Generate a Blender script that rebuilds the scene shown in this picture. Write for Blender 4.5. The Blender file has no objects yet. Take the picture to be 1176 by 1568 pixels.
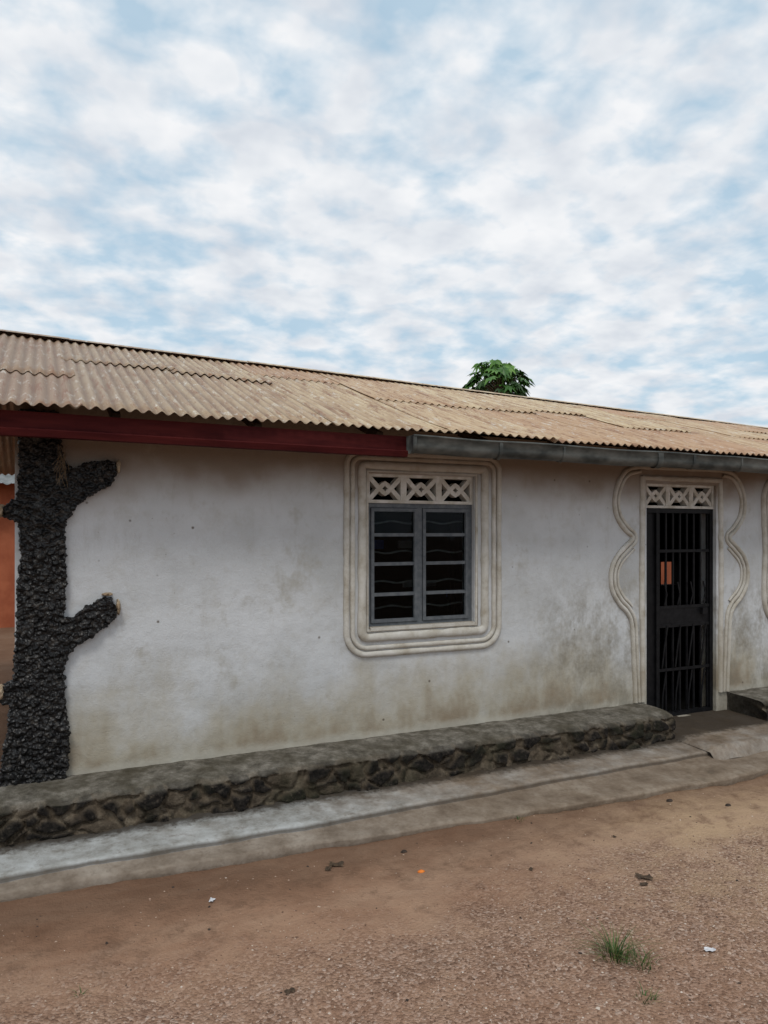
import bpy, bmesh, math, random
from mathutils import Vector, noise, Matrix
random.seed(7)
C=bpy.context; Dt=bpy.data
sc=C.scene
sc.view_settings.view_transform='Standard'; sc.view_settings.look='None'; sc.view_settings.exposure=0

# ---------------------------------------------------------------- helpers
def empty(name):
    e=Dt.objects.new(name,None); sc.collection.objects.link(e); return e
def obj(name,verts,faces,mat=None,parent=None,smooth=False,attr=None):
    me=Dt.meshes.new(name); me.from_pydata([tuple(v) for v in verts],[],faces); me.update()
    if attr:
        for an,vals in attr.items():
            a=me.attributes.new(an,'FLOAT','POINT'); a.data.foreach_set('value',vals)
    if smooth: me.polygons.foreach_set('use_smooth',[True]*len(me.polygons))
    o=Dt.objects.new(name,me); sc.collection.objects.link(o)
    if mat: me.materials.append(mat)
    if parent: o.parent=parent
    return o
class MB:
    def __init__(s): s.v=[]; s.f=[]
    def box(s,x0,x1,y0,y1,z0,z1):
        b=len(s.v)
        s.v+=[(x0,y0,z0),(x1,y0,z0),(x1,y1,z0),(x0,y1,z0),(x0,y0,z1),(x1,y0,z1),(x1,y1,z1),(x0,y1,z1)]
        s.f+=[tuple(b+i for i in q) for q in [(0,3,2,1),(4,5,6,7),(0,1,5,4),(1,2,6,5),(2,3,7,6),(3,0,4,7)]]
    def bar(s,path,w,y0,y1,closed=False):
        n=len(path); b=len(s.v)
        for i,(x,z) in enumerate(path):
            if closed: p=path[i-1]; q=path[(i+1)%n]
            else: p=path[max(i-1,0)]; q=path[min(i+1,n-1)]
            dx,dz=q[0]-p[0],q[1]-p[1]; L=math.hypot(dx,dz) or 1
            nx,nz=-dz/L*w/2,dx/L*w/2
            s.v+=[(x+nx,y0,z+nz),(x-nx,y0,z-nz),(x-nx,y1,z-nz),(x+nx,y1,z+nz)]
        for i in range(n if closed else n-1):
            a=b+4*i; c=b+4*((i+1)%n)
            for k in range(4):
                s.f.append((a+k,a+(k+1)%4,c+(k+1)%4,c+k))
        if not closed:
            s.f.append((b,b+1,b+2,b+3)); e=b+4*(n-1); s.f.append((e+3,e+2,e+1,e))
    def arch(s,path,w,h,y=0.0,closed=False,jit=0.0):
        n=len(path); b=len(s.v); K=7
        for i,(x,z) in enumerate(path):
            if closed: p=path[i-1]; q=path[(i+1)%n]
            else: p=path[max(i-1,0)]; q=path[min(i+1,n-1)]
            dx,dz=q[0]-p[0],q[1]-p[1]; L=math.hypot(dx,dz) or 1
            nx,nz=-dz/L,dx/L
            jw=w*(1+jit*noise.noise(Vector((x*9,z*9,w*50)))); jo=jit*.012*noise.noise(Vector((x*4+5,z*4,w*90)))
            for k in range(K):
                a=math.pi*k/(K-1); o=math.cos(a)*jw+jo
                s.v.append((x+nx*o,y+.004-h*math.sin(a)**.8-(.004 if 0<k<K-1 else 0),z+nz*o))
        for i in range(n if closed else n-1):
            a=b+K*i; c=b+K*((i+1)%n)
            for k in range(K-1): s.f.append((a+k,a+k+1,c+k+1,c+k))
    def tube(s,pts,r,n=8):
        b=len(s.v)
        rs=r if isinstance(r,list) else [r]*len(pts)
        for i,p in enumerate(pts):
            p=Vector(p); d=(Vector(pts[min(i+1,len(pts)-1)])-Vector(pts[max(i-1,0)])).normalized()
            u=d.cross(Vector((0,0,1))); 
            if u.length<.05: u=d.cross(Vector((1,0,0)))
            u.normalize(); w=d.cross(u)
            for k in range(n):
                a=2*math.pi*k/n; s.v.append(tuple(p+(u*math.cos(a)+w*math.sin(a))*rs[i]))
        for i in range(len(pts)-1):
            for k in range(n):
                s.f.append((b+i*n+k,b+i*n+(k+1)%n,b+(i+1)*n+(k+1)%n,b+(i+1)*n+k))
        s.f.append(tuple(b+k for k in range(n))[::-1]); s.f.append(tuple(b+(len(pts)-1)*n+k for k in range(n)))
    def make(s,name,mat,parent=None,smooth=False): return obj(name,s.v,s.f,mat,parent,smooth)

class NT:
    def __init__(s,name):
        s.m=Dt.materials.new(name); s.m.use_nodes=True; s.t=s.m.node_tree; s.n=s.t.nodes; s.l=s.t.links
        s.b=s.n['Principled BSDF']; s.out=s.n['Material Output']
        s.tc=s.n.new('ShaderNodeTexCoord'); s.co=s.tc.outputs['Object']
    def link(s,a,b): s.l.new(a,b)
    def map(s,scale=(1,1,1),loc=(0,0,0),rot=(0,0,0)):
        m=s.n.new('ShaderNodeMapping'); m.inputs['Scale'].default_value=scale; m.inputs['Location'].default_value=loc; m.inputs['Rotation'].default_value=rot
        s.link(s.co,m.inputs[0]); return m.outputs[0]
    def noise(s,scale,detail=4,rough=.6,vec=None,dist=0):
        t=s.n.new('ShaderNodeTexNoise'); t.inputs['Scale'].default_value=scale; t.inputs['Detail'].default_value=min(detail,4); t.inputs['Roughness'].default_value=rough; t.inputs['Distortion'].default_value=dist
        s.link(vec if vec else s.co,t.inputs['Vector']); return t.outputs['Fac']
    def voro(s,scale,feature='F1',vec=None,out='Distance'):
        t=s.n.new('ShaderNodeTexVoronoi'); t.feature=feature; t.inputs['Scale'].default_value=scale
        s.link(vec if vec else s.co,t.inputs['Vector']); return t.outputs[out]
    def ramp(s,fac,stops,interp='LINEAR'):
        r=s.n.new('ShaderNodeValToRGB'); e=r.color_ramp.elements; r.color_ramp.interpolation=interp
        while len(e)<len(stops): e.new(.5)
        for i,(p,c) in enumerate(stops):
            e[i].position=p; e[i].color=c if not isinstance(c,(int,float)) else (c,c,c,1)
        s.link(fac,r.inputs[0]); return r.outputs[0]
    def mix(s,fac,a,b,mode='MIX'):
        m=s.n.new('ShaderNodeMix'); m.data_type='RGBA'; m.blend_type=mode
        if isinstance(fac,(int,float)): m.inputs[0].default_value=fac
        else: s.link(fac,m.inputs[0])
        for v,i in ((a,6),(b,7)):
            if isinstance(v,tuple): m.inputs[i].default_value=v
            else: s.link(v,m.inputs[i])
        return m.outputs[2]
    def math(s,op,a,b=0.0,clamp=False):
        m=s.n.new('ShaderNodeMath'); m.operation=op; m.use_clamp=clamp
        for v,i in ((a,0),(b,1)):
            if isinstance(v,(int,float)): m.inputs[i].default_value=v
            else: s.link(v,m.inputs[i])
        return m.outputs[0]
    def xyz(s):
        x=s.n.new('ShaderNodeSeparateXYZ'); s.link(s.co,x.inputs[0]); return x.outputs
    def rng(s,v,a,b,c=0.0,d=1.0):
        m=s.n.new('ShaderNodeMapRange'); s.link(v,m.inputs[0])
        for i,k in enumerate((a,b,c,d)): m.inputs[i+1].default_value=k
        m.interpolation_type='SMOOTHSTEP'; return m.outputs[0]
    def attr(s,name):
        a=s.n.new('ShaderNodeAttribute'); a.attribute_name=name; return a.outputs['Fac']
    def fin(s,col,rough=.85,bump=None,strength=.3,dist=.01,metal=0,spec=.3):
        if isinstance(col,tuple): s.b.inputs['Base Color'].default_value=col
        else: s.link(col,s.b.inputs['Base Color'])
        if isinstance(rough,(int,float)): s.b.inputs['Roughness'].default_value=rough
        else: s.link(rough,s.b.inputs['Roughness'])
        s.b.inputs['Metallic'].default_value=metal; s.b.inputs['Specular IOR Level'].default_value=spec
        if bump is not None:
            b=s.n.new('ShaderNodeBump'); b.inputs['Strength'].default_value=strength; b.inputs['Distance'].default_value=dist
            s.link(bump,b.inputs['Height']); s.link(b.outputs[0],s.b.inputs['Normal'])
        return s.m
def simple(name,c1,c2,scale=8,rough=.8,bs=60,strength=.3,dist=.005,metal=0,spec=.3,vs=(1,1,1)):
    t=NT(name); v=t.map(vs); n=t.noise(scale,3,.65,v)
    col=t.ramp(n,[(.35,c1),(.65,c2)]); return t.fin(col,rough,t.noise(bs,2,.7,v),strength,dist,metal,spec)

# ---------------------------------------------------------------- materials
def wall_mat():
    t=NT('whitewashed_plaster'); X,Y,Z=t.xyz()
    big=t.noise(1.1,4,.6,t.map((1,1,1),(3,1,2))); mid=t.noise(5,4,.75)
    base=t.ramp(big,[(.3,(.42,.43,.43,1)),(.5,(.52,.535,.545,1)),(.72,(.59,.605,.62,1))])
    base=t.mix(t.ramp(mid,[(.50,0.0),(.72,.42)]),base,(.38,.365,.32,1))
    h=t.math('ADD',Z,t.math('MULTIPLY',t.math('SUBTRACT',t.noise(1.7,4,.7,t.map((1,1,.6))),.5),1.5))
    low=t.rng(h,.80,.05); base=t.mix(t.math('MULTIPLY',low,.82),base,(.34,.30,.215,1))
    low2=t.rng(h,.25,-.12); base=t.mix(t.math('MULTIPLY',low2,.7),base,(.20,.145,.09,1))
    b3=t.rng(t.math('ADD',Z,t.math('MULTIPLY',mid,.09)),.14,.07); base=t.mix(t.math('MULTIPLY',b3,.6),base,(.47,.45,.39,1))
    hi=t.rng(t.math('ADD',Z,t.math('MULTIPLY',t.math('SUBTRACT',big,.5),.8)),1.75,2.2); base=t.mix(t.math('MULTIPLY',hi,.9),base,(.21,.16,.115,1))  # brownish top staining, deepened to paint in the shade under the eave
    xm=t.math('MULTIPLY',t.rng(X,3.4,4.4),t.rng(Z,1.4,.8)); mm=t.math('MULTIPLY',xm,t.ramp(t.noise(3.2,4,.8,t.map((1,1,.7),(9,0,4))),[(.42,0.0),(.62,1.0)]))
    base=t.mix(t.math('MULTIPLY',mm,.7),base,(.20,.18,.14,1))
    sp=t.ramp(t.voro(5.5,vec=t.map((1,1,1.0),(.3,.2,.7))),[(.03,1.0),(.07,0.0)])
    sp=t.math('MULTIPLY',sp,t.ramp(big,[(.48,0.0),(.52,1.0)]))
    base=t.mix(t.math('MULTIPLY',sp,.85),base,(.10,.08,.06,1))
    sp2=t.ramp(t.voro(14,vec=t.map((1,1,1.0),(.3,5.2,.7))),[(.03,1.0),(.07,0.0)]); sp2=t.math('MULTIPLY',sp2,t.ramp(mid,[(.52,0.0),(.58,1.0)]))
    base=t.mix(t.math('MULTIPLY',sp2,.7),base,(.16,.13,.10,1))
    sm=t.ramp(t.noise(2.6,4,.8,t.map((1,1,.8),(2,7,1))),[(.57,0.0),(.72,.6)]); base=t.mix(sm,base,(.32,.30,.25,1))
    streak=t.ramp(t.noise(5,4,.75,t.map((1.6,1,.35))),[(.56,0.0),(.8,.35)]); base=t.mix(streak,base,(.28,.255,.21,1))
    bump=t.math('ADD',t.noise(3,3,.6),t.math('MULTIPLY',t.noise(60,2,.7),.14))
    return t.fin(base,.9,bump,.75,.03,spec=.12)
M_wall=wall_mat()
def mould_mat():
    t=NT('cream_moulding'); n=t.noise(6,4,.7); X,Y,Z=t.xyz()
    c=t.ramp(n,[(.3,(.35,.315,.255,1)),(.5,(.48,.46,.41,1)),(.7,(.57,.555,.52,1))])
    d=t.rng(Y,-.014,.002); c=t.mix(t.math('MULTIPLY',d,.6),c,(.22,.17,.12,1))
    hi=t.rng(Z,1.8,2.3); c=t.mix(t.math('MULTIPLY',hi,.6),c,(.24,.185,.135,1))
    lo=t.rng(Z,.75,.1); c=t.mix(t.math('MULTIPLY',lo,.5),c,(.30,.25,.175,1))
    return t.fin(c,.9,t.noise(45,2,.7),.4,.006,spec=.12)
M_mould=mould_mat()
M_breeze=simple('painted_breeze_block',(.42,.39,.33,1),(.60,.58,.54,1),12,spec=.1)
def black_mat():
    t=NT('black_roughcast'); v=t.voro(45); n=t.noise(24,4,.75)
    c=t.ramp(n,[(.35,(.004,.004,.0045,1)),(.55,(.013,.0125,.0125,1)),(.68,(.075,.068,.06,1))])
    return t.fin(c,.38,v,.9,.014,spec=.32)
M_black=black_mat()
M_stub=simple('broken_render_edge',(.22,.15,.09,1),(.42,.34,.24,1),18,.9,50,.6,.01)
def roof_mat():
    t=NT('weathered_corrugated_iron'); r=t.attr('sheet'); X,Y,Z=t.xyz()
    st=t.noise(5,4,.75,t.map((2.5,.25,.25))); fine=t.noise(14,4,.8,t.map((1.5,.4,.4)))
    c=t.ramp(st,[(.28,(.25,.145,.085,1)),(.42,(.42,.30,.18,1)),(.56,(.56,.445,.28,1)),(.75,(.62,.53,.37,1))])
    c=t.mix(t.math('MULTIPLY',r,.85),c,(.40,.225,.13,1))
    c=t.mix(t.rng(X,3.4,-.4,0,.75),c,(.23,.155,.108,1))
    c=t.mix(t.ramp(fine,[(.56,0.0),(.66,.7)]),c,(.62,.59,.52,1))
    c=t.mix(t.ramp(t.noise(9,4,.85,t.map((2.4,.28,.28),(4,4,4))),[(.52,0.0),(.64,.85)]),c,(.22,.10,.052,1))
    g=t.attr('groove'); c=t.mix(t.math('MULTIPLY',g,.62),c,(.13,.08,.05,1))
    return t.fin(c,.5,t.noise(60,2,.7),.2,.004,spec=.35)
M_roof=roof_mat()
M_red=simple('red_fascia_paint',(.040,.0055,.006,1),(.075,.012,.011,1),5,.7,50,.2,.004,vs=(.4,1,3),spec=.08)
M_gut=simple('galvanised_gutter',(.04,.045,.043,1),(.13,.135,.125,1),7,.5,40,.15,.004,metal=.2,spec=.2,vs=(.5,1,1))
M_wood=simple('old_timber',(.03,.02,.013,1),(.07,.045,.03,1),14,.85,vs=(.4,2,2),spec=.1)
M_grey=simple('grey_window_paint',(.075,.085,.095,1),(.125,.135,.145,1),20,.5,80,.15,spec=.2)
M_bars=simple('pale_burglar_bar',(.20,.21,.21,1),(.32,.32,.32,1),20,.5)
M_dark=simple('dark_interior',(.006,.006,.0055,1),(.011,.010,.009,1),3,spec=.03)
M_dkfab=simple('dark_curtain',(.004,.004,.005,1),(.009,.009,.011,1),10,spec=.03)
M_blue=simple('blue_plastic',(.02,.08,.35,1),(.03,.1,.42,1),5,.4)
M_white=simple('pale_cloth',(.4,.4,.4,1),(.55,.55,.55,1),5,.8)
M_iron=simple('black_iron',(.004,.004,.005,1),(.010,.010,.011,1),20,.5,70,.2,.003,spec=.15)
def glass():
    t=NT('window_glass'); t.n.remove(t.b)
    tr=t.n.new('ShaderNodeBsdfTransparent'); tr.inputs[0].default_value=(.55,.58,.58,1)
    gl=t.n.new('ShaderNodeBsdfGlossy'); gl.inputs['Roughness'].default_value=.05; gl.inputs[0].default_value=(.8,.85,.9,1)
    fr=t.n.new('ShaderNodeFresnel'); fr.inputs[0].default_value=1.17
    bp=t.n.new('ShaderNodeBump'); bp.inputs['Strength'].default_value=.12; bp.inputs['Distance'].default_value=.02
    t.link(t.noise(5,1,.5),bp.inputs['Height']); t.link(bp.outputs[0],gl.inputs['Normal'])
    m=t.n.new('ShaderNodeMixShader'); t.link(fr.outputs[0],m.inputs[0]); t.link(tr.outputs[0],m.inputs[1]); t.link(gl.outputs[0],m.inputs[2]); t.link(m.outputs[0],t.out.inputs[0])
    return t.m
M_glass=glass()
def plinth_mat():
    t=NT('rubble_plinth'); s=t.attr('stone'); top=t.attr('top')
    n=t.noise(9,4,.75); f=t.noise(30,4,.75); w=t.noise(2.7,4,.7)
    mort=t.ramp(n,[(.3,(.045,.035,.024,1)),(.5,(.11,.085,.06,1)),(.7,(.20,.165,.12,1))])
    stone=t.ramp(f,[(.38,(.006,.0055,.005,1)),(.58,(.024,.020,.017,1)),(.74,(.10,.082,.062,1))])
    c=t.mix(s,mort,stone)
    c=t.mix(t.ramp(w,[(.50,0.0),(.64,.5)]),c,(.024,.025,.013,1))
    conc=t.ramp(n,[(.3,(.06,.053,.042,1)),(.5,(.16,.145,.12,1)),(.7,(.30,.275,.235,1))])
    conc=t.mix(t.ramp(w,[(.42,0.0),(.66,.75)]),conc,(.06,.05,.032,1))
    c=t.mix(top,c,conc)
    return t.fin(c,.9,t.math('ADD',f,t.noise(90,2,.7)),.8,.015,spec=.12)
M_plinth=plinth_mat()
def apron_mat():
    t=NT('worn_concrete'); X,Y,Z=t.xyz(); e=t.attr('outer')
    n=t.noise(4,4,.75); n2=t.noise(18,4,.75)
    light=t.ramp(n,[(.28,(.17,.16,.14,1)),(.48,(.31,.31,.295,1)),(.68,(.43,.44,.435,1))])
    brown=t.ramp(n,[(.3,(.125,.09,.063,1)),(.5,(.20,.152,.11,1)),(.7,(.28,.228,.175,1))])
    big=t.noise(2.3,4,.7)
    dirt=t.math('ADD',t.rng(X,1.5,2.8,0,.8),t.math('MULTIPLY',t.math('SUBTRACT',big,.5),1.6),True)
    c=t.mix(dirt,light,brown)
    c=t.mix(t.math('MULTIPLY',t.rng(e,.6,1.0),.85),c,brown)
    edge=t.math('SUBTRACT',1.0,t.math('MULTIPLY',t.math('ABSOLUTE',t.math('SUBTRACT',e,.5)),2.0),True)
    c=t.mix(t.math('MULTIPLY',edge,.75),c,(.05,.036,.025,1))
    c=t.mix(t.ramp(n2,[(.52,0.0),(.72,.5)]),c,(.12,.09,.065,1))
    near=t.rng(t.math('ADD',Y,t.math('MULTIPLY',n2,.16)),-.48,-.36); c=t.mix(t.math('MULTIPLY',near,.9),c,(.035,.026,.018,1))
    c=t.mix(t.ramp(big,[(.58,0.0),(.7,.55)]),c,(.09,.07,.05,1))
    return t.fin(c,.9,t.math('ADD',n2,t.math('MULTIPLY',t.noise(90,2,.7),.4)),.5,.014,spec=.12)
M_apron=apron_mat()
def ground_mat():
    t=NT('red_sandy_soil'); X,Y,Z=t.xyz()
    n=t.noise(1.3,4,.7); m=t.noise(7,4,.75); f=t.noise(60,3,.75); vor=t.n.new('ShaderNodeTexVoronoi'); vor.inputs['Scale'].default_value=75; t.link(t.co,vor.inputs['Vector'])
    c=t.ramp(n,[(.3,(.20,.108,.066,1)),(.5,(.285,.168,.108,1)),(.7,(.36,.23,.153,1))])
    d=t.n.new('ShaderNodeVectorMath'); d.operation='DISTANCE'; t.link(t.co,d.inputs[0]); d.inputs[1].default_value=(4.3,-2.1,-.33)
    sand=t.rng(t.math('ADD',d.outputs['Value'],t.math('MULTIPLY',t.math('SUBTRACT',m,.5),1.6)),1.9,.4)
    c=t.mix(t.math('MULTIPLY',sand,.8),c,(.44,.31,.195,1))
    tr_=t.ramp(t.noise(1.0,4,.75,t.map((.5,1.7,1),(3,2,0),(0,0,.4))),[(.50,0.0),(.64,.5)]); c=t.mix(tr_,c,(.37,.25,.172,1))
    gr=t.rng(t.math('ADD',Y,t.math('MULTIPLY',t.math('SUBTRACT',n,.5),1.4)),-1.6,-2.2)
    grit=t.ramp(vor.outputs['Color'],[(.1,(.14,.08,.056,1)),(.45,(.29,.178,.125,1)),(.75,(.42,.285,.215,1)),(.95,(.55,.44,.37,1))])
    c=t.mix(t.math('MULTIPLY',gr,t.ramp(m,[(.35,.25),(.6,.8)])),c,grit)
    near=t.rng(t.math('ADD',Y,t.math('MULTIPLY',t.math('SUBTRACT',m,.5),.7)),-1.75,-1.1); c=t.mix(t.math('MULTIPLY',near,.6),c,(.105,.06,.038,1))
    c=t.mix(t.ramp(m,[(.53,0.0),(.70,.5)]),c,(.145,.085,.055,1))
    c=t.mix(t.ramp(f,[(.6,0.0),(.72,.5)]),c,(.11,.07,.05,1))
    h=t.math('ADD',t.math('MULTIPLY',m,.9),t.math('ADD',t.math('MULTIPLY',f,.4),t.math('MULTIPLY',t.math('MULTIPLY',vor.outputs['Distance'],gr),-.5)))
    return t.fin(c,.95,h,.8,.03,spec=.08)
M_ground=ground_mat()
M_clay=simple('orange_clay_wall',(.30,.08,.035,1),(.40,.12,.055,1),3)
M_tin=simple('grey_tin',(.11,.12,.12,1),(.20,.21,.21,1),4,.6)

# ---------------------------------------------------------------- ground (one sheet)
def axis(lo,hi,step,far):
    a=[]; x=lo
    while x<=hi: a.append(x); x+=step
    s=step; x=hi; up=[]
    while x<far: s*=1.45; x+=s; up.append(x)
    s=step; x=lo; dn=[]
    while x>-far: s*=1.45; x-=s; dn.append(x)
    return dn[::-1]+a+up
xs=axis(-1.5,8,.03,400); ys=axis(-4.2,-.3,.03,400)
def gz(x,y):
    k=1 if -3<x<9 and -6<y<1 else 0
    z=-.335
    if k:
        z+=.020*noise.noise(Vector((x*.9,y*.9,0)))+.014*noise.noise(Vector((x*3.4,y*3.4,3)))+.006*noise.noise(Vector((x*10,y*10,3)))
    return z
V=[(x,y,gz(x,y)) for y in ys for x in xs]; nx=len(xs)
F=[(j*nx+i,j*nx+i+1,(j+1)*nx+i+1,(j+1)*nx+i) for j in range(len(ys)-1) for i in range(nx-1)]
obj('ground',V,F,M_ground,smooth=True)

# ---------------------------------------------------------------- house
H=empty('plastered_house')
def wall_top(x): return 2.44-.012*x
def front_wall():
    X=[-.15,2.30,3.26,5.14,6.05,16.0]
    b=MB(); T=.2
    def q(x0,x1,z0,z1,z1b=None):
        z1b=z1 if z1b is None else z1b
        i=len(b.v); b.v+=[(x0,0,z0),(x1,0,z0),(x1,0,z1b),(x0,0,z1)]; b.f.append((i,i+1,i+2,i+3))
        i=len(b.v); b.v+=[(x0,T,z0),(x1,T,z0),(x1,T,z1b),(x0,T,z1)]; b.f.append((i+3,i+2,i+1,i))
    for a in range(5):
        x0,x1=X[a],X[a+1]
        q(x0,x1,2.06,wall_top(x0),wall_top(x1))
        if a==1: q(x0,x1,-.36,.85)
        elif a==3: q(x0,x1,-.36,-.17)
        else: q(x0,x1,-.36,2.06)
    def rev(x0,x1,z0,z1):
        for P in ([(x0,0,z0),(x0,T,z0),(x0,T,z1),(x0,0,z1)],[(x1,T,z0),(x1,0,z0),(x1,0,z1),(x1,T,z1)],[(x0,0,z0),(x1,0,z0),(x1,T,z0),(x0,T,z0)],[(x0,T,z1),(x1,T,z1),(x1,0,z1),(x0,0,z1)]):
            i=len(b.v); b.v+=P; b.f.append((i,i+1,i+2,i+3))
    rev(2.30,3.26,.85,2.06); rev(5.14,6.05,-.17,2.06)
    i=len(b.v); b.v+=[(-.15,T,-.36),(-.15,0,-.36),(-.15,0,2.44),(-.15,T,2.44)]; b.f.append((i,i+1,i+2,i+3))
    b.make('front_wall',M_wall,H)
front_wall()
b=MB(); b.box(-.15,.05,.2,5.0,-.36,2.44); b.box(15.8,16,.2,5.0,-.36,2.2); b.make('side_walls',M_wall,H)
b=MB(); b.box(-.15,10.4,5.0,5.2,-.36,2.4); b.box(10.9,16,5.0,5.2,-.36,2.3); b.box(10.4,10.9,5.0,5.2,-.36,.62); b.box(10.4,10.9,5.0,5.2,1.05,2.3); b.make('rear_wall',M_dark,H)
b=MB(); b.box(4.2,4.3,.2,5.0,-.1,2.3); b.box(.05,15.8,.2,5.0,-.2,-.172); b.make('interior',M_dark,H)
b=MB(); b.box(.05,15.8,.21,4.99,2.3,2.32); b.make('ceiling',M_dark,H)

# roof
def E(x): return 2.335-.0050*x
def R(x): return 3.45-.028*x
def Hh(x,t): return E(x)+(R(x)-E(x))*t/3.07
def roof():
    V=[];F=[];A=[];G=[]
    pitch=.076; per=8; step=pitch/per
    x=-1.6
    while x<16.3:
        ncor=random.choice([8,10,11,12]); w=ncor*pitch
        brk=[0, random.uniform(.9,2.3), 3.09]
        for side in (0,1):
            for row in range(2):
                t0=brk[row]+(random.uniform(-.03,.03) if row==0 else -.08)
                t1=brk[row+1]
                lift=.004+.006*row+random.uniform(0,.003); shade=random.random()**1.4
                tilt=random.uniform(-.004,.004); skew=random.uniform(-.012,.012)
                curl=random.uniform(0,.018)
                if side==0 and row==0 and 1.9<x<2.9: curl=.035; skew=-.04
                N=ncor*per+per//1; rows=8 if side==0 else 3; b0=len(V)
                for j in range(rows+1):
                    for i in range(N+1):
                        xx=x+i*step; fr=j/rows; t=t0+(t1-t0)*fr+skew*(i/N-.5)*(1-fr)*2
                        ph=2*math.pi*(i/per); c=math.cos(ph)
                        z=Hh(xx,t)+.0115*c+lift+tilt*(i/N-.5)*2+curl*(1-fr)**6*(.4+.6*i/N)+.012*noise.noise(Vector((xx*1.3,t*1.2,side*9)))+ (.003 if i>N-per else 0)
                        y=-.5+t if side==0 else 5.64-t
                        V.append((xx,y,z)); A.append(shade); G.append(max(0,-c)**1.5)
                for j in range(rows):
                    for i in range(N):
                        a=b0+j*(N+1)+i; F.append((a,a+1,a+N+2,a+N+1))
        x+=w
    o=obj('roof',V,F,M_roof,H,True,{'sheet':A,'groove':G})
    m=o.modifiers.new('thick','SOLIDIFY'); m.thickness=.0015
roof()
b=MB(); x=-1.6
while x<16.2:
    L=1.8; x1=min(x+L,16.3); dz=random.uniform(0,.006)
    i=len(b.v)
    for xx in (x,x1+.05):
        for dy,zz in ((-.11,-.012),(-.03,.02),(.03,.02),(.11,-.012)): b.v.append((xx,2.57+dy,R(xx)+.014+zz+dz))
    for k in range(3): b.f.append((i+k,i+4+k,i+5+k,i+k+1))
    x+=L
b.make('ridge_cap',M_roof,H)
b=MB(); x=-1.4
while x<16:
    i=len(b.v)
    for xx in (x,x+.05):
        for t,dz in ((.12,-.04),(3.05,-.04),(3.05,-.1),(.12,-.1)): b.v.append((xx,-.5+t,Hh(xx,t)+dz))
    b.f+=[(i,i+1,i+2,i+3),(i+7,i+6,i+5,i+4),(i,i+3,i+7,i+4),(i+3,i+2,i+6,i+7),(i,i+4,i+5,i+1),(i+1,i+5,i+6,i+2)]
    x+=.9
b.make('rafters',M_wood,H)
def lofted(name,x0,x1,prof,mat,n=40,wob=.004,smooth=False,close=True):
    V=[];F=[];k=len(prof)
    for j in range(n+1):
        x=x0+(x1-x0)*j/n; w=wob*noise.noise(Vector((x*1.5,prof[0][1]*9,2)))
        for (y,z) in prof: V.append((x,y,z-.005*x+w))
    for j in range(n):
        for i in range(k if close else k-1): F.append((j*k+i,j*k+(i+1)%k,(j+1)*k+(i+1)%k,(j+1)*k+i))
    if close: F.append(tuple(range(k))[::-1]); F.append(tuple(n*k+i for i in range(k)))
    return obj(name,V,F,mat,H,smooth)
lofted('fascia_board',-1.6,2.43,[(-.425,2.20),(-.425,2.308),(-.395,2.308),(-.395,2.20)],M_red)
lofted('fascia_lip',-1.6,2.415,[(-.445,2.160),(-.455,2.198),(-.445,2.206),(-.38,2.206),(-.38,2.160)],M_red)
lofted('rear_board',2.44,16,[(-.40,2.20),(-.40,2.31),(-.375,2.31),(-.375,2.20)],M_wood)
prof=[]
cy,cz,r=-.475,2.245,.055
prof.append((cy-.055,cz+.065)); prof.append((cy-.063,cz+.062)); prof.append((cy-.064,cz+.052)); prof.append((cy-.056,cz+.048))
for k in range(9):
    a=math.pi+math.pi*k/8; prof.append((cy+r*math.cos(a),cz-.01+.055*math.sin(a)))
prof.append((cy+.055,cz+.06))
g=lofted('gutter',2.42,16,prof,M_gut,80,.012,True,False); m=g.modifiers.new('t','SOLIDIFY'); m.thickness=.003
b=MB()
def gring(x,w,e):
    i0=len(b.v); pr=[(cy-.055-e,cz+.06)]+[(cy+(r+e)*math.cos(math.pi+math.pi*k/8),cz-.01+(.055+e)*math.sin(math.pi+math.pi*k/8)) for k in range(9)]+[(cy+.055+e,cz+.06)]
    n=len(pr); ww=.012*noise.noise(Vector((x*1.5,prof[0][0]*9,2)))
    for xx in (x,x+w):
        for y,z in pr: b.v.append((xx,y,z-.005*x+ww))
    for k in range(n-1): b.f.append((i0+k,i0+k+1,i0+n+k+1,i0+n+k))
    return i0,n
i0,n=gring(2.415,.03,.005); b.f.append(tuple(i0+k for k in range(n)))
for x,w in ((3.15,.03),(3.75,.02),(4.75,.06),(5.16,.03),(5.75,.02),(6.3,.05),(7.6,.02),(9.1,.02),(10.5,.02)): gring(x,w,.006)
b.make('gutter_brackets',M_gut,H,True)

# mouldings
def rrect(x0,x1,z0,z1,rb,rt):
    P=[]
    def arc(cx,cz,r,a0,a1):
        for k in range(13):
            a=math.radians(a0+(a1-a0)*k/12); P.append((cx+r*math.cos(a),cz+r*math.sin(a)))
    def seg(p,q,n=14):
        for k in range(1,n): P.append((p[0]+(q[0]-p[0])*k/n,p[1]+(q[1]-p[1])*k/n))
    arc(x0+rb,z0+rb,rb,180,270); seg((x0+rb,z0),(x1-rb,z0)); arc(x1-rb,z0+rb,rb,270,360); seg((x1,z0+rb),(x1,z1-rt))
    arc(x1-rt,z1-rt,rt,0,90); seg((x1-rt,z1),(x0+rt,z1)); arc(x0+rt,z1-rt,rt,90,180); seg((x0,z1-rt),(x0,z0+rb)); return P
b=MB()
b.arch(rrect(2.115,3.495,.655,2.215,.17,.10),.024,.026,0,True,.25)
b.arch(rrect(2.165,3.445,.705,2.175,.12,.07),.020,.022,0,True,.25)
b.arch(rrect(2.245,3.355,.785,2.12,.05,.03),.036,.032,0,True,.25)
b.bar([(2.285,.835),(3.275,.835),(3.275,2.075),(2.285,2.075)],.026,-.012,.05,True)
b.make('window_moulding',M_mould,H,True)
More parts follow.
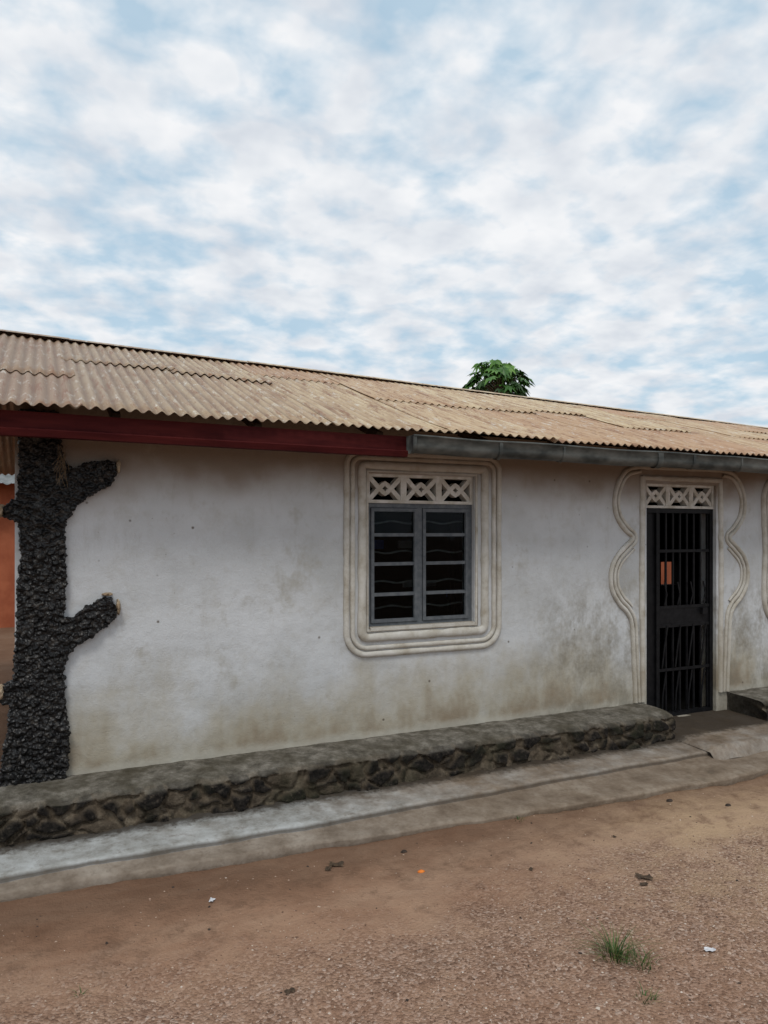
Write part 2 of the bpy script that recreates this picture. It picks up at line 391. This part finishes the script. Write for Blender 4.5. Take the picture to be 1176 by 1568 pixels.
DL=[(5.05,2.21),(4.9,2.17),(4.80,2.06),(4.75,1.90),(4.78,1.74),(4.88,1.62),(4.965,1.55),(4.88,1.47),(4.77,1.37),(4.71,1.24),(4.72,1.08),(4.80,.95),(4.90,.86),(4.955,.75),(4.975,.48),(4.99,.24),(5.0,.02)]
def spline(P,n=6):
    out=[]
    for i in range(len(P)-1):
        p0=Vector(P[max(i-1,0)]);p1=Vector(P[i]);p2=Vector(P[i+1]);p3=Vector(P[min(i+2,len(P)-1)])
        for k in range(n):
            t=k/n; out.append(tuple(.5*((2*p1)+(-p0+p2)*t+(2*p0-5*p1+4*p2-p3)*t*t+(-p0+3*p1-3*p2+p3)*t**3)))
    out.append(P[-1]); return out
def inset(P,d):
    Q=[]
    for i,(x,z) in enumerate(P):
        p=P[max(i-1,0)];q=P[min(i+1,len(P)-1)]; dx,dz=q[0]-p[0],q[1]-p[1];L=math.hypot(dx,dz)
        Q.append((x-dz/L*d,z+dx/L*d))
    S=[Q[0]]
    for i in range(1,len(Q)):
        if (Q[i][0]-S[-1][0])*(P[i][0]-P[i-1][0])+(Q[i][1]-S[-1][1])*(P[i][1]-P[i-1][1])>0: S.append(Q[i])
    return S
SP=spline(DL)
b=MB()
for d,w,h in ((0,.022,.028),(.045,.018,.022),(.085,.014,.014)):
    for mir in (0,1):
        P=inset(SP,d)
        if d>.08: P=[p for p in P if .9<p[1]<1.45]
        if mir: P=[(11.19-x,z) for x,z in P]
        b.arch(P,w,h,0,False,.3)
for mir in (0,1):
    P=[(5.09,2.12),(5.085,1.75),(5.08,1.2),(5.085,.6),(5.09,.02)]; P=spline(P,8)
    if mir: P=[(11.19-x,z) for x,z in P]
    b.arch(P,.03,.026,0,False,.3)
b.arch([(5.0+k*.06,2.21) for k in range(21)],.022,.024,0,False,.3)
b.arch([(5.08+k*.051,2.11) for k in range(21)],.026,.026,0,False,.3)
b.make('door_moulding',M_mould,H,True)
b=MB()
P=[(6.95,2.18),(6.80,2.12),(6.72,1.98),(6.72,1.75),(6.74,1.4),(6.72,1.1),(6.74,.85),(6.85,.70),(7.1,.66),(8.0,.66),(8.3,.72),(8.36,.9),(8.34,1.6),(8.33,2.0),(8.2,2.15)]
for d,w in ((0,.028),(.06,.024),(.12,.028)): b.arch(inset(spline(P),d),w,.03,0,False,.2)
b.make('far_window_moulding',M_mould,H,True)

def breeze(x0,x1,z0,z1,nb,name):
    b=MB(); w=(x1-x0)/nb; zc=(z0+z1)/2; hh=(z1-z0)/2-.012
    b.box(x0,x1,.03,.12,z0,z0+.024); b.box(x0,x1,.03,.12,z1-.024,z1)
    for i in range(nb+1):
        xx=x0+i*w
        b.box(max(xx-.026,x0),min(xx+.026,x1),.032,.118,z0+.0245,z1-.0245)
    for i in range(nb):
        a=x0+i*w+.018; c=x0+(i+1)*w-.018
        for s in (1,-1):
            P=[(a+(c-a)*k/16, zc+s*hh*(1.32*abs(2*k/16-1)**1.15-.40)) for k in range(17)]
            P=[(px,max(zc-hh,min(zc+hh,pz))) for px,pz in P]
            b.bar(P,.036,.036 if s>0 else .038,.112)
    b.make(name,M_breeze,H)
breeze(2.30,3.26,1.83,2.06,3,'window_breeze_blocks')
breeze(5.14,6.05,1.83,2.06,3,'door_breeze_blocks')

# steel window
b=MB(); X0,X1,Z0,Z1=2.30,3.26,.85,1.83; xm=2.77
fy0,fy1=.045,.09
b.box(X0,X1,fy0,fy1,Z0,Z0+.035); b.box(X0,X1,fy0,fy1,Z1-.035,Z1)
b.box(X0,X0+.035,fy0,fy1,Z0+.035,Z1-.035); b.box(X1-.035,X1,fy0,fy1,Z0+.035,Z1-.035)
b.box(xm-.022,xm+.022,fy0,fy1,Z0+.035,Z1-.035)
for a,c in ((X0+.035,xm-.022),(xm+.022,X1-.035)):
    g0,g1=.035,.075
    a+=.004;c-=.004
    b.box(a,c,g0,g1,Z0+.039,Z0+.066); b.box(a,c,g0,g1,Z1-.066,Z1-.039)
    b.box(a,a+.026,g0,g1,Z0+.066,Z1-.066); b.box(c-.026,c,g0,g1,Z0+.066,Z1-.066)
    for z in (1.11,1.35,1.58): b.box(a+.026,c-.026,g0+.006,g1-.006,z-.013,z+.013)
b.make('window_frame',M_grey,H)
b=MB(); b.box(X0+.036,xm-.023,.0585,.0615,Z0+.036,Z1-.036); b.box(xm+.023,X1-.036,.0585,.0615,Z0+.036,Z1-.036); b.make('window_glass',M_glass,H)
b=MB()
for z in (1.0,1.20,1.44,1.68):
    P=[(X0+.005+(X1-X0-.01)*k/24,.14,z+.010*math.sin(k*.8+z*9)) for k in range(25)]; b.tube(P,.0085,6)
b.make('burglar_bars',M_bars,H,True)
b=MB(); b.box(2.31,3.25,-.02,.044,.836,.862); b.make('window_sill',M_mould,H)
def cloth(name,x0,x1,y,z0,z1,mat,amp=.03,wav=14):
    V=[];F=[];n=60
    for k in range(n+1):
        x=x0+(x1-x0)*k/n; yy=y+amp*math.sin(k*wav/n*2*math.pi)+.01*random.random()
        V+=[(x,yy,z0+.02*math.sin(k*.6)),(x,yy,z1)]
    for k in range(n): F.append((2*k,2*k+2,2*k+3,2*k+1))
    obj(name,V,F,mat,H,True)
cloth('curtain_left',2.2,2.42,.32,.9,2.0,M_dkfab); cloth('curtain_right',3.2,3.4,.32,.9,2.0,M_dkfab)
cloth('table_cloth',2.1,3.9,.6,.5,.98,M_dkfab,.01,5)
b=MB()
b.box(2.62,2.80,.8,.95,1.45,1.53); b.box(3.5,3.66,.7,.9,.985,1.06); b.make('blue_container',M_blue,H)
b=MB(); b.box(3.05,3.3,1.0,1.02,1.45,1.52); b.box(3.1,3.45,1.0,1.02,1.08,1.14); b.make('pale_papers',M_white,H)

# security door
b=MB(); X0,X1,Z0,Z1=5.14,6.05,-.17,1.825
b.box(X0,X0+.04,.04,.09,Z0,Z1); b.box(X1-.04,X1,.04,.09,Z0,Z1); b.box(X0+.04,X1-.04,.04,.09,Z1-.04,Z1); b.box(X0+.04,X1-.04,.04,.09,Z0,Z0+.04)
b.box(X0+.041,X0+.17,.07,.08,Z0+.04,Z1-.04)
b.box(X0+.17,X0+.205,.045,.085,Z0+.04,Z1-.04)
b.box(X0+.205,X1-.041,.055,.062,.70,.88)
for z in (.70,.88,1.42,.28): b.box(X0+.205,X1-.041,.048,.054,z-.014,z+.014)
n=7
for i in range(n+1):
    x=X0+.22+(X1-X0-.27)*i/n
    b.box(x-.009,x+.009,.0625,.078,.88,Z1-.04); 
    b.box(x-.009,x+.009,.0625,.078,Z0+.04,.70)
for i in range(4):
    x=X0+.27+i*.17
    b.bar([(x+.04,.70),(x,.5),(x-.03,.3)],.016,.04,.047)
    b.bar([(x+.02,.26),(x-.02,.05),(x-.03,Z0+.05)],.016,.04,.047)
    b.bar([(x,.90),(x+.03,1.0),(x,1.12)],.014,.04,.047)
b.box(X1-.16,X1-.10,.02,.055,.80,.86)
b.make('security_door',M_iron,H)

# trunk-shaped roughcast relief
TR=[(-.13,2.38),(.11,2.38),(.13,2.08),(.19,2.01),(.28,2.06),(.38,2.08),(.45,2.07),(.46,2.0),(.43,1.92),(.3,1.84),(.21,1.77),(.16,1.68),(.14,1.6),(.15,1.45),(.15,1.24),(.14,1.05),(.2,1.06),(.3,1.13),(.38,1.18),(.43,1.16),(.47,1.07),(.43,1.0),(.34,.94),(.22,.86),(.16,.8),(.14,.7),(.15,.48),(.17,.27),(.16,.08),(.14,-.02),(-.08,-.03),(-.24,.0),(-.22,.2),(-.19,.36),(-.18,.5),(-.24,.53),(-.24,.63),(-.16,.66),(-.15,.83),(-.14,1.05),(-.14,1.25),(-.12,1.45),(-.13,1.66),(-.22,1.70),(-.22,1.76),(-.14,1.82),(-.13,2.08)]
def relief(name,poly,y0,y1,mat,vox,disp,size):
    bm=bmesh.new(); vs=[bm.verts.new((x,y0,z)) for x,z in poly]; f=bm.faces.new(vs)
    r=bmesh.ops.extrude_face_region(bm,geom=[f]); 
    for v in [g for g in r['geom'] if isinstance(g,bmesh.types.BMVert)]: v.co.y=y1
    bmesh.ops.recalc_face_normals(bm,faces=bm.faces)
    me=Dt.meshes.new(name); bm.to_mesh(me); bm.free(); o=Dt.objects.new(name,me); sc.collection.objects.link(o); o.parent=H; me.materials.append(mat)
    m=o.modifiers.new('r','REMESH'); m.mode='VOXEL'; m.voxel_size=vox; m.use_smooth_shade=True
    tx=Dt.textures.new(name,'VORONOI'); tx.noise_scale=size; tx.distance_metric='DISTANCE'; tx.noise_intensity=1.2
    m=o.modifiers.new('d','DISPLACE'); m.texture=tx; m.strength=-disp; m.mid_level=.35; m.texture_coords='GLOBAL'
    tx2=Dt.textures.new(name+'2','CLOUDS'); tx2.noise_scale=size*1.6; m=o.modifiers.new('d2','DISPLACE'); m.texture=tx2; m.strength=disp*1.1; m.texture_coords='GLOBAL'
    return o
relief('roughcast_tree_relief',TR,-.06,.06,M_black,.0055,.026,.030)
def lump(b,c,r,seed,sub=2):
    bm=bmesh.new(); bmesh.ops.create_icosphere(bm,subdivisions=sub,radius=1)
    o=len(b.v)
    for v in bm.verts:
        d=1+.35*noise.noise(v.co*1.6+Vector((seed,seed*2,0)))
        b.v.append((c[0]+v.co.x*r[0]*d,c[1]+v.co.y*r[1]*d,c[2]+v.co.z*r[2]*d))
    for f in bm.faces: b.f.append(tuple(o+v.index for v in f.verts))
    bm.free()
b=MB()
lump(b,(.468,-.02,2.04),(.014,.055,.045),1,3); lump(b,(.468,-.02,1.10),(.014,.055,.05),2,3); lump(b,(.40,-.02,1.19),(.035,.055,.010),3,3)
lump(b,(-.235,-.02,1.74),(.03,.06,.045),4,3); lump(b,(-.23,-.02,.60),(.03,.06,.045),5,3)
b.make('broken_edges',M_stub,H)
M_straw=simple('dry_straw',(.10,.065,.035,1),(.20,.14,.08,1),20)
b=MB()
for i in range(18):
    x=.12+random.uniform(-.025,.03); z=2.17-random.random()*.10
    b.tube([(x,-.10,z),(x+random.uniform(-.03,.03),-.115,z-random.uniform(.05,.1)),(x+random.uniform(-.04,.04),-.11,z-random.uniform(.12,.2))],.0013,4)
b.make('dry_straw',M_straw,H)

# rubble plinth
def vor(p):
    d,pts=noise.voronoi(p); return d[0],d[1],pts[0]
def plinth(name,x0,x1):
    prof=[(.0,.012),(-.08,.01),(-.16,.008),(-.24,.004),(-.31,0),(-.35,-.004),(-.38,-.012),(-.40,-.028)]
    k=20
    for i in range(1,k+1): prof.append((-.405-.03*i/k,-.03-.24*i/k))
    step=.0115; n=int((x1-x0)/step); K=len(prof); V=[];S=[];T=[]
    for j in range(n+1):
        x=x0+step*j; ed=.03*noise.noise(Vector((x*2.1,0,7)))+.024*noise.noise(Vector((x*8,0,7)))
        drop=.03*max(0,noise.noise(Vector((x*3.3,4,4))))
        for i,(y,z) in enumerate(prof):
            top=1.0 if i<6 else (.5 if i<8 else 0)
            p=Vector((x*5.8,0,z*9.5+.4))+.5*noise.noise_vector(Vector((x*4,0,z*4)))+.15*noise.noise_vector(Vector((x*14,0,z*14)))
            d0,d1,c=vor(p); edge=d1-d0; st=min(1,max(0,(edge-.06)/.12))
            rn=noise.noise(c*3.7)
            if rn<-.22: st*=.35
            yy=y-(ed if i>2 else 0); zz=z
            if top==0:
                yy-= .055*(st**.6)*(.6+.9*abs(rn)) -.03 ; yy+=.012*noise.noise(Vector((x*20,3,z*20)))+.006*noise.noise(Vector((x*50,3,z*50)))
            else:
                zz+=.007*noise.noise(Vector((x*6,y*6,1)))+.005*noise.noise(Vector((x*25,y*25,1)))*(1 if i>0 else 0)
                if i>4: zz-=drop
                if top<1: yy+=.018*noise.noise(Vector((x*15,3,z*15)))
            V.append((x,yy,zz)); S.append(st); T.append(top)
    F=[(j*K+i,j*K+i+1,(j+1)*K+i+1,(j+1)*K+i) for j in range(n) for i in range(K-1)]
    for xx,e in ((x0,0),(x0+step*n,n)):
        base=len(V); V.append((xx,0,-.3)); S.append(0);T.append(.5)
        F.append(tuple([e*K+i for i in range(K)]+[base]) if e==0 else tuple([e*K+i for i in range(K)][::-1]+[base]))
    obj(name,V,F,M_plinth,H,True,{'stone':S,'top':T})
plinth('rubble_plinth',-1.2,5.09); plinth('rubble_plinth_beyond_door',6.2,16)

def interp(x,T):
    if x<=T[0][0]: return T[0][1]
    for (a,b_),(c,d) in zip(T,T[1:]):
        if x<=c: return b_+(d-b_)*(x-a)/(c-a)
    return T[-1][1]
def apron():
    O=[(-3,.84),(-.2,.87),(1.3,.965),(2.0,1.02),(3.2,1.13),(4.9,1.20),(5.6,1.12),(7,1.1)]
    step=.02; x0,x1=-3,8; n=int((x1-x0)/step); V=[];A=[]; K=0
    for j in range(n+1):
        x=x0+j*step; o=interp(x,O)+.03*noise.noise(Vector((x*1.7,1,1)))+.022*noise.noise(Vector((x*7,1,1)))*min(1,max(.2,(x-1.2)))
        e=min(o-.05,interp(x,[(-3,.74),(-.2,.77),(1.5,.80),(3.5,.76),(8,.74)])+.014*noise.noise(Vector((x*3,5,1))))
        lip=.030+.010*noise.noise(Vector((x*2,9,1)))
        prof=[]
        for k in range(11): prof.append((-.38-(e-.38)*k/10,-.222-.020*k/10,0))
        prof.append((-e-.004,-.242-lip*.6,.5)); prof.append((-e-.010,-.242-lip,.5)); prof.append((-e-.018,-.243-lip,1))
        for k in range(1,7): prof.append((-e-.018-(o-e-.018)*k/6,-.243-lip-.014*k/6-.003,1))
        prof.append((-o-.008,-.300,1)); prof.append((-o+.012 if x>1.5 else -o-.012,-.345,1)); prof.append((-o+.02,-.40,1))
        K=len(prof)
        for i,(y,z,a) in enumerate(prof):
            z+=.008*noise.noise(Vector((x*2.5,y*2.5,4)))+.003*noise.noise(Vector((x*14,y*14,4)))
            V.append((x,y,z)); A.append(a)
    F=[(j*K+i,j*K+i+1,(j+1)*K+i+1,(j+1)*K+i) for j in range(n) for i in range(K-1)]
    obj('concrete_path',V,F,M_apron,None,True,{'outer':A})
apron()
def slab():
    V=[];F=[];nx_,ny_=50,36; x0,x1=5.06,6.25
    for j in range(ny_+1):
        for i in range(nx_+1):
            y=.1-(.98)*j/ny_; x=x0+(x1-x0)*i/nx_
            yy=y+ (.05*noise.noise(Vector((x*3,0,2))) if j>30 else 0)
            z=-.165-.03*j/ny_+.008*noise.noise(Vector((x*4,y*4,8)))
            if j>=ny_-2: z-=.03*(j-ny_+3)
            if i<2 and j>10: z-=.02*(2-i)
            V.append((x,yy,z))
    for j in range(ny_):
        for i in range(nx_): a=j*(nx_+1)+i; F.append((a,a+nx_+1,a+nx_+2,a+1))
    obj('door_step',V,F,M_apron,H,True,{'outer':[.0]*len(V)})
slab()

# ---------------------------------------------------------------- neighbouring building
Rd=empty('red_clay_house')
b=MB(); b.box(-7,2,11.6,16,-.4,2.6); b.make('walls',M_clay,Rd)
V=[];F=[]
n=300
for i in range(n+1):
    x=-7.5+10*i/n; z=.02*math.cos(i*2*math.pi/6)
    V+=[(x,11.0,2.55+z),(x,14.0,3.9+z)]
for i in range(n): F.append((2*i,2*i+2,2*i+3,2*i+1))
obj('tin_roof',V,F,M_tin,Rd,True)
b=MB(); b.box(8.5,14,8,8.2,-.4,2.4); b.make('clay_yard_wall',M_clay)

# ---------------------------------------------------------------- tree behind the roof
Tr=empty('papaya_tree')
M_bark=simple('papaya_bark',(.10,.08,.06,1),(.18,.15,.12,1),8)
tl=NT('tree_leaf'); oi=tl.attr('tone'); cl=tl.ramp(oi,[(0,(.018,.05,.010,1)),(.5,(.05,.135,.022,1)),(1,(.14,.29,.04,1))]); M_leaf=tl.fin(cl,.45,spec=.3)
cx,cyy,czz=7.86,6.54,4.46
b=MB(); b.tube([(cx+.1,cyy,-.4),(cx+.05,cyy,1.5),(cx-.02,cyy,3.2),(cx,cyy,4.25)],[.13,.11,.08,.05],10)
V=[];F=[];TN=[]
def leaf(c,dirv,size,tone):
    d=Vector(dirv).normalized(); up=Vector((0,0,1)); s=d.cross(up).normalized(); nrm=s.cross(d)
    o=len(V); V.append(tuple(c)); TN.append(tone*.6)
    lobes=7
    for k in range(lobes*2+1):
        a=math.radians(-140+280*k/(lobes*2)); rr=size*(1.0 if k%2 else .5)*(1-.25*abs(a)/2.4)
        p=Vector(c)+d*(math.cos(a)*rr)+s*(math.sin(a)*rr)+up*(-.5*rr*rr/size)+nrm*random.uniform(-.02,.02)
        V.append(tuple(p)); TN.append(min(1,max(0,tone+random.uniform(-.15,.15))))
    for k in range(lobes*2): F.append((o,o+1+k,o+2+k))
for i in range(44):
    a=i*2.39996; el=random.uniform(-.55,1.5); L=random.uniform(.34,.56)
    d=Vector((math.cos(a)*math.cos(el),math.sin(a)*math.cos(el),math.sin(el)*.74))
    tip=Vector((cx,cyy,czz-.06))+d*L
    b.tube([(cx,cyy,4.2),tuple(Vector((cx,cyy,4.3))+d*L*.5+Vector((0,0,.03))),tuple(tip)],[.015,.01,.008],5)
    for j in range(4):
        c=tip+Vector((random.uniform(-.11,.11),random.uniform(-.11,.11),random.uniform(-.08,.08)))
        dd=Vector((d.x+random.uniform(-.5,.5),d.y+random.uniform(-.5,.5),random.uniform(-.8,.0)))
        leaf(c,dd,random.uniform(.14,.22),min(1,max(0,.3+.5*d.z+random.uniform(-.3,.35))))
b.make('trunk',M_bark,Tr,True)
obj('crown',V,F,M_leaf,Tr,False,{'tone':TN})

# ---------------------------------------------------------------- small things on the ground
def pebbles(name,items,mat):
    base=[(1,0,0),(-1,0,0),(0,1,0),(0,-1,0),(0,0,1),(0,0,-1)]
    fc=[(0,2,4),(2,1,4),(1,3,4),(3,0,4),(2,0,5),(1,2,5),(3,1,5),(0,3,5)]
    V=[];F=[];TN=[]
    for (x,y,r) in items:
        o=len(V); th=random.random()*6.28; ca,sa=math.cos(th),math.sin(th); sx,sy,sz=r*random.uniform(.7,1.4),r*random.uniform(.6,1.1),r*random.uniform(.4,.8)
        z=gz(x,y)+sz*.1; t=random.random()
        for p in base:
            px,py=p[0]*sx+random.uniform(-.3,.3)*r,p[1]*sy+random.uniform(-.3,.3)*r
            V.append((x+px*ca-py*sa,y+px*sa+py*ca,z+p[2]*sz)); TN.append(t)
        for f in fc: F.append(tuple(o+i for i in f))
    obj(name,V,F,mat,None,False,{'tone':TN})
pm=NT('gravel'); M_peb=pm.fin(pm.ramp(pm.attr('tone'),[(0,(.085,.05,.036,1)),(.3,(.21,.13,.09,1)),(.65,(.33,.215,.155,1)),(.93,(.47,.37,.29,1)),(1,(.60,.53,.46,1))]),.85,spec=.1)
it=[]
for i in range(34000):
    x=random.uniform(-.6,4.6); y=random.uniform(-3.6,-1.1)
    dens=max(.06,min(1,(-1.7-y)*1.2+.9*noise.noise(Vector((x*1.5,y*1.5,0)))))
    if random.random()<dens: it.append((x,y,random.choice([.002,.0025,.003,.004,.0055]) if random.random()<.992 else random.uniform(.006,.011)))
pebbles('gravel',it,M_peb)
M_st=simple('dark_stone',(.02,.014,.011,1),(.06,.042,.032,1),20,.9)
it=[]
for i in range(150):
    x=random.uniform(-.3,6); y=random.uniform(-3.2,-1.05); it.append((x,y,random.choice([.004,.005,.006,.009])))
pebbles('soil_crumbs',it,M_st)
def stone(x,y,r,mat=M_st,name='stone'):
    b=MB(); lump(b,(0,0,0),(r*1.2,r*.8,r*.6),random.random()*50); o=b.make(name,mat,None,True); o.location=(x,y,gz(x,y)+r*.1); return o
for x,y,r in ((4.10,-1.28,.022),(4.41,-1.52,.020),(2.0,-1.22,.018)): stone(x,y,r)
M_or=simple('orange_peel',(.65,.16,.02,1),(.75,.22,.03,1),20,.6)
stone(1.97,-1.50,.018,M_or,'orange_peel')
M_pap=simple('litter_paper',(.5,.5,.52,1),(.68,.68,.69,1),20,.8)
def scrap(x,y,s,name,mat):
    V=[];n=5
    for j in range(n):
        for i in range(n): V.append((s*(i/4-.5)+random.uniform(-.1,.1)*s,s*.6*(j/4-.5)+random.uniform(-.1,.1)*s,.005+random.uniform(0,.18)*s))
    F=[(j*n+i,j*n+i+1,(j+1)*n+i+1,(j+1)*n+i) for j in range(n-1) for i in range(n-1)]
    o=obj(name,V,F,mat); o.location=(x,y,gz(x,y)); o.rotation_euler=(0,0,random.random()*3); return o
scrap(2.80,-2.78,.05,'paper_scrap',M_pap); scrap(.81,-1.36,.04,'paper_scrap',M_pap)
M_dleaf=simple('dry_leaf',(.04,.027,.017,1),(.11,.072,.043,1),20,.8)
for x,y,s in ((3.05,-2.11,.08),(3.0,-2.16,.045),(1.56,-1.22,.08),(1.50,-1.25,.05),(.95,-2.25,.04),(2.55,-1.75,.03),(3.3,-1.6,.03)): scrap(x,y,s,'dry_leaf',M_dleaf)
gm=NT('grass_blade'); M_gr=gm.fin(gm.ramp(gm.attr('tone'),[(0,(.02,.05,.010,1)),(.6,(.05,.11,.022,1)),(1,(.18,.17,.06,1))]),.6)
def grass(name,x,y,n,rad,h,z=None):
    V=[];F=[];TN=[]
    for i in range(n):
        a=random.random()*6.28; r=rad*random.random()**.8*.5; bx,by=r*math.cos(a),r*math.sin(a)
        L=h*random.uniform(.5,1.3); a2=a+random.uniform(-.9,.9); lean=random.uniform(.3,1.6); w=random.uniform(.0015,.003); t=random.random()
        o=len(V); 
        for k in range(5):
            f=k/4; ex=lean*f*f*L*.8; px,py=bx+math.cos(a2)*(ex+f*L*.15),by+math.sin(a2)*(ex+f*L*.15); pz=L*f*(1-.35*lean*f)
            ww=w*(1-f*.9); V+=[(px-math.sin(a2)*ww,py+math.cos(a2)*ww,pz),(px+math.sin(a2)*ww,py-math.cos(a2)*ww,pz)]; TN+=[t,t]
        for k in range(4): F.append((o+2*k,o+2*k+1,o+2*k+3,o+2*k+2))
    o=obj(name,V,F,M_gr,None,False,{'tone':TN}); o.location=(x,y,gz(x,y)-.003)
grass('grass_tuft',2.36,-2.64,130,.13,.13); grass('grass_tuft',2.45,-2.72,50,.14,.08)
grass('grass_tuft',2.26,-2.93,25,.09,.05); grass('grass_tuft',.15,-1.9,8,.04,.03); grass('grass_tuft',2.9,-1.14,10,.06,.05)

# ---------------------------------------------------------------- sky + light
w=Dt.worlds.new('World'); sc.world=w; w.use_nodes=True; t=w.node_tree; n=t.nodes; l=t.links
bg=n['Background']; bg.inputs['Strength'].default_value=.128
sky=n.new('ShaderNodeTexSky'); sky.sky_type='NISHITA'; sky.sun_disc=False; sky.sun_elevation=math.radians(58); sky.sun_rotation=math.radians(206); sky.dust_density=2.0; sky.air_density=1.2
tc=n.new('ShaderNodeTexCoord'); sx=n.new('ShaderNodeSeparateXYZ'); l.new(tc.outputs['Generated'],sx.inputs[0])
def M(op,a,b=0.0,clamp=False):
    m=n.new('ShaderNodeMath'); m.operation=op; m.use_clamp=clamp
    for v,i in ((a,0),(b,1)):
        if isinstance(v,(int,float)): m.inputs[i].default_value=v
        else: l.new(v,m.inputs[i])
    return m.outputs[0]
zz=M('ADD',M('MAXIMUM',sx.outputs[2],0.0),.22)
cb=n.new('ShaderNodeCombineXYZ'); l.new(M('DIVIDE',sx.outputs[0],zz),cb.inputs[0]); l.new(M('DIVIDE',sx.outputs[1],zz),cb.inputs[1])
def NZ(scale,det,rough,loc=(0,0,0),s=(1,1,1),dist=0):
    mp=n.new('ShaderNodeMapping'); l.new(cb.outputs[0],mp.inputs[0]); mp.inputs['Location'].default_value=loc; mp.inputs['Scale'].default_value=s
    x=n.new('ShaderNodeTexNoise'); x.inputs['Scale'].default_value=scale; x.inputs['Detail'].default_value=det; x.inputs['Roughness'].default_value=rough; x.inputs['Distortion'].default_value=dist; l.new(mp.outputs[0],x.inputs['Vector']); return x.outputs['Fac']
def RP(fac,stops):
    r=n.new('ShaderNodeValToRGB'); e=r.color_ramp.elements
    while len(e)<len(stops): e.new(.5)
    for i,(p,c) in enumerate(stops): e[i].position=p; e[i].color=(c,c,c,1) if isinstance(c,(int,float)) else c
    l.new(fac,r.inputs[0]); return r.outputs[0]
puff=NZ(8.5,4,.5,(1,3,0),(1,1,1),.15); big=NZ(1.6,2,.5,(5,2,0))
mix=M('ADD',M('MULTIPLY',puff,.62),M('MULTIPLY',big,.40))
mask=RP(mix,[(.39,.25),(.49,.70),(.56,1.0)])
shade=NZ(6.0,3.5,.55,(7,1,3))
cc=RP(shade,[(.3,(.70,.75,.82,1)),(.5,(.86,.89,.93,1)),(.66,(.97,.98,1.0,1))])
cs=n.new('ShaderNodeVectorMath'); cs.operation='SCALE'; cs.inputs['Scale'].default_value=7.4; l.new(cc,cs.inputs[0])
mx=n.new('ShaderNodeMix'); mx.data_type='RGBA'; l.new(mask,mx.inputs[0])
blue=n.new('ShaderNodeMix'); blue.data_type='RGBA'; blue.inputs[0].default_value=.75; l.new(sky.outputs[0],blue.inputs[6]); blue.inputs[7].default_value=(3.1,4.9,6.2,1)
l.new(blue.outputs[2],mx.inputs[6]); l.new(cs.outputs[0],mx.inputs[7]); l.new(mx.outputs[2],bg.inputs['Color'])
sd=Dt.lights.new('sun','SUN'); sd.energy=1.45; sd.angle=math.radians(16); sd.color=(1,.965,.91)
so=Dt.objects.new('sun',sd); sc.collection.objects.link(so); so.rotation_euler=Vector((-.30,-.62,1.1)).to_track_quat('Z','Y').to_euler()

cam=Dt.cameras.new('camera'); co=Dt.objects.new('camera',cam); sc.collection.objects.link(co); sc.camera=co
cam.sensor_fit='VERTICAL'; cam.sensor_height=36; cam.lens=25.99; cam.shift_y=.0198; cam.clip_end=2000; cam.clip_start=.05
co.location=(0,-5.24,1.6); co.rotation_euler=(math.radians(90),0,math.radians(-24.9))
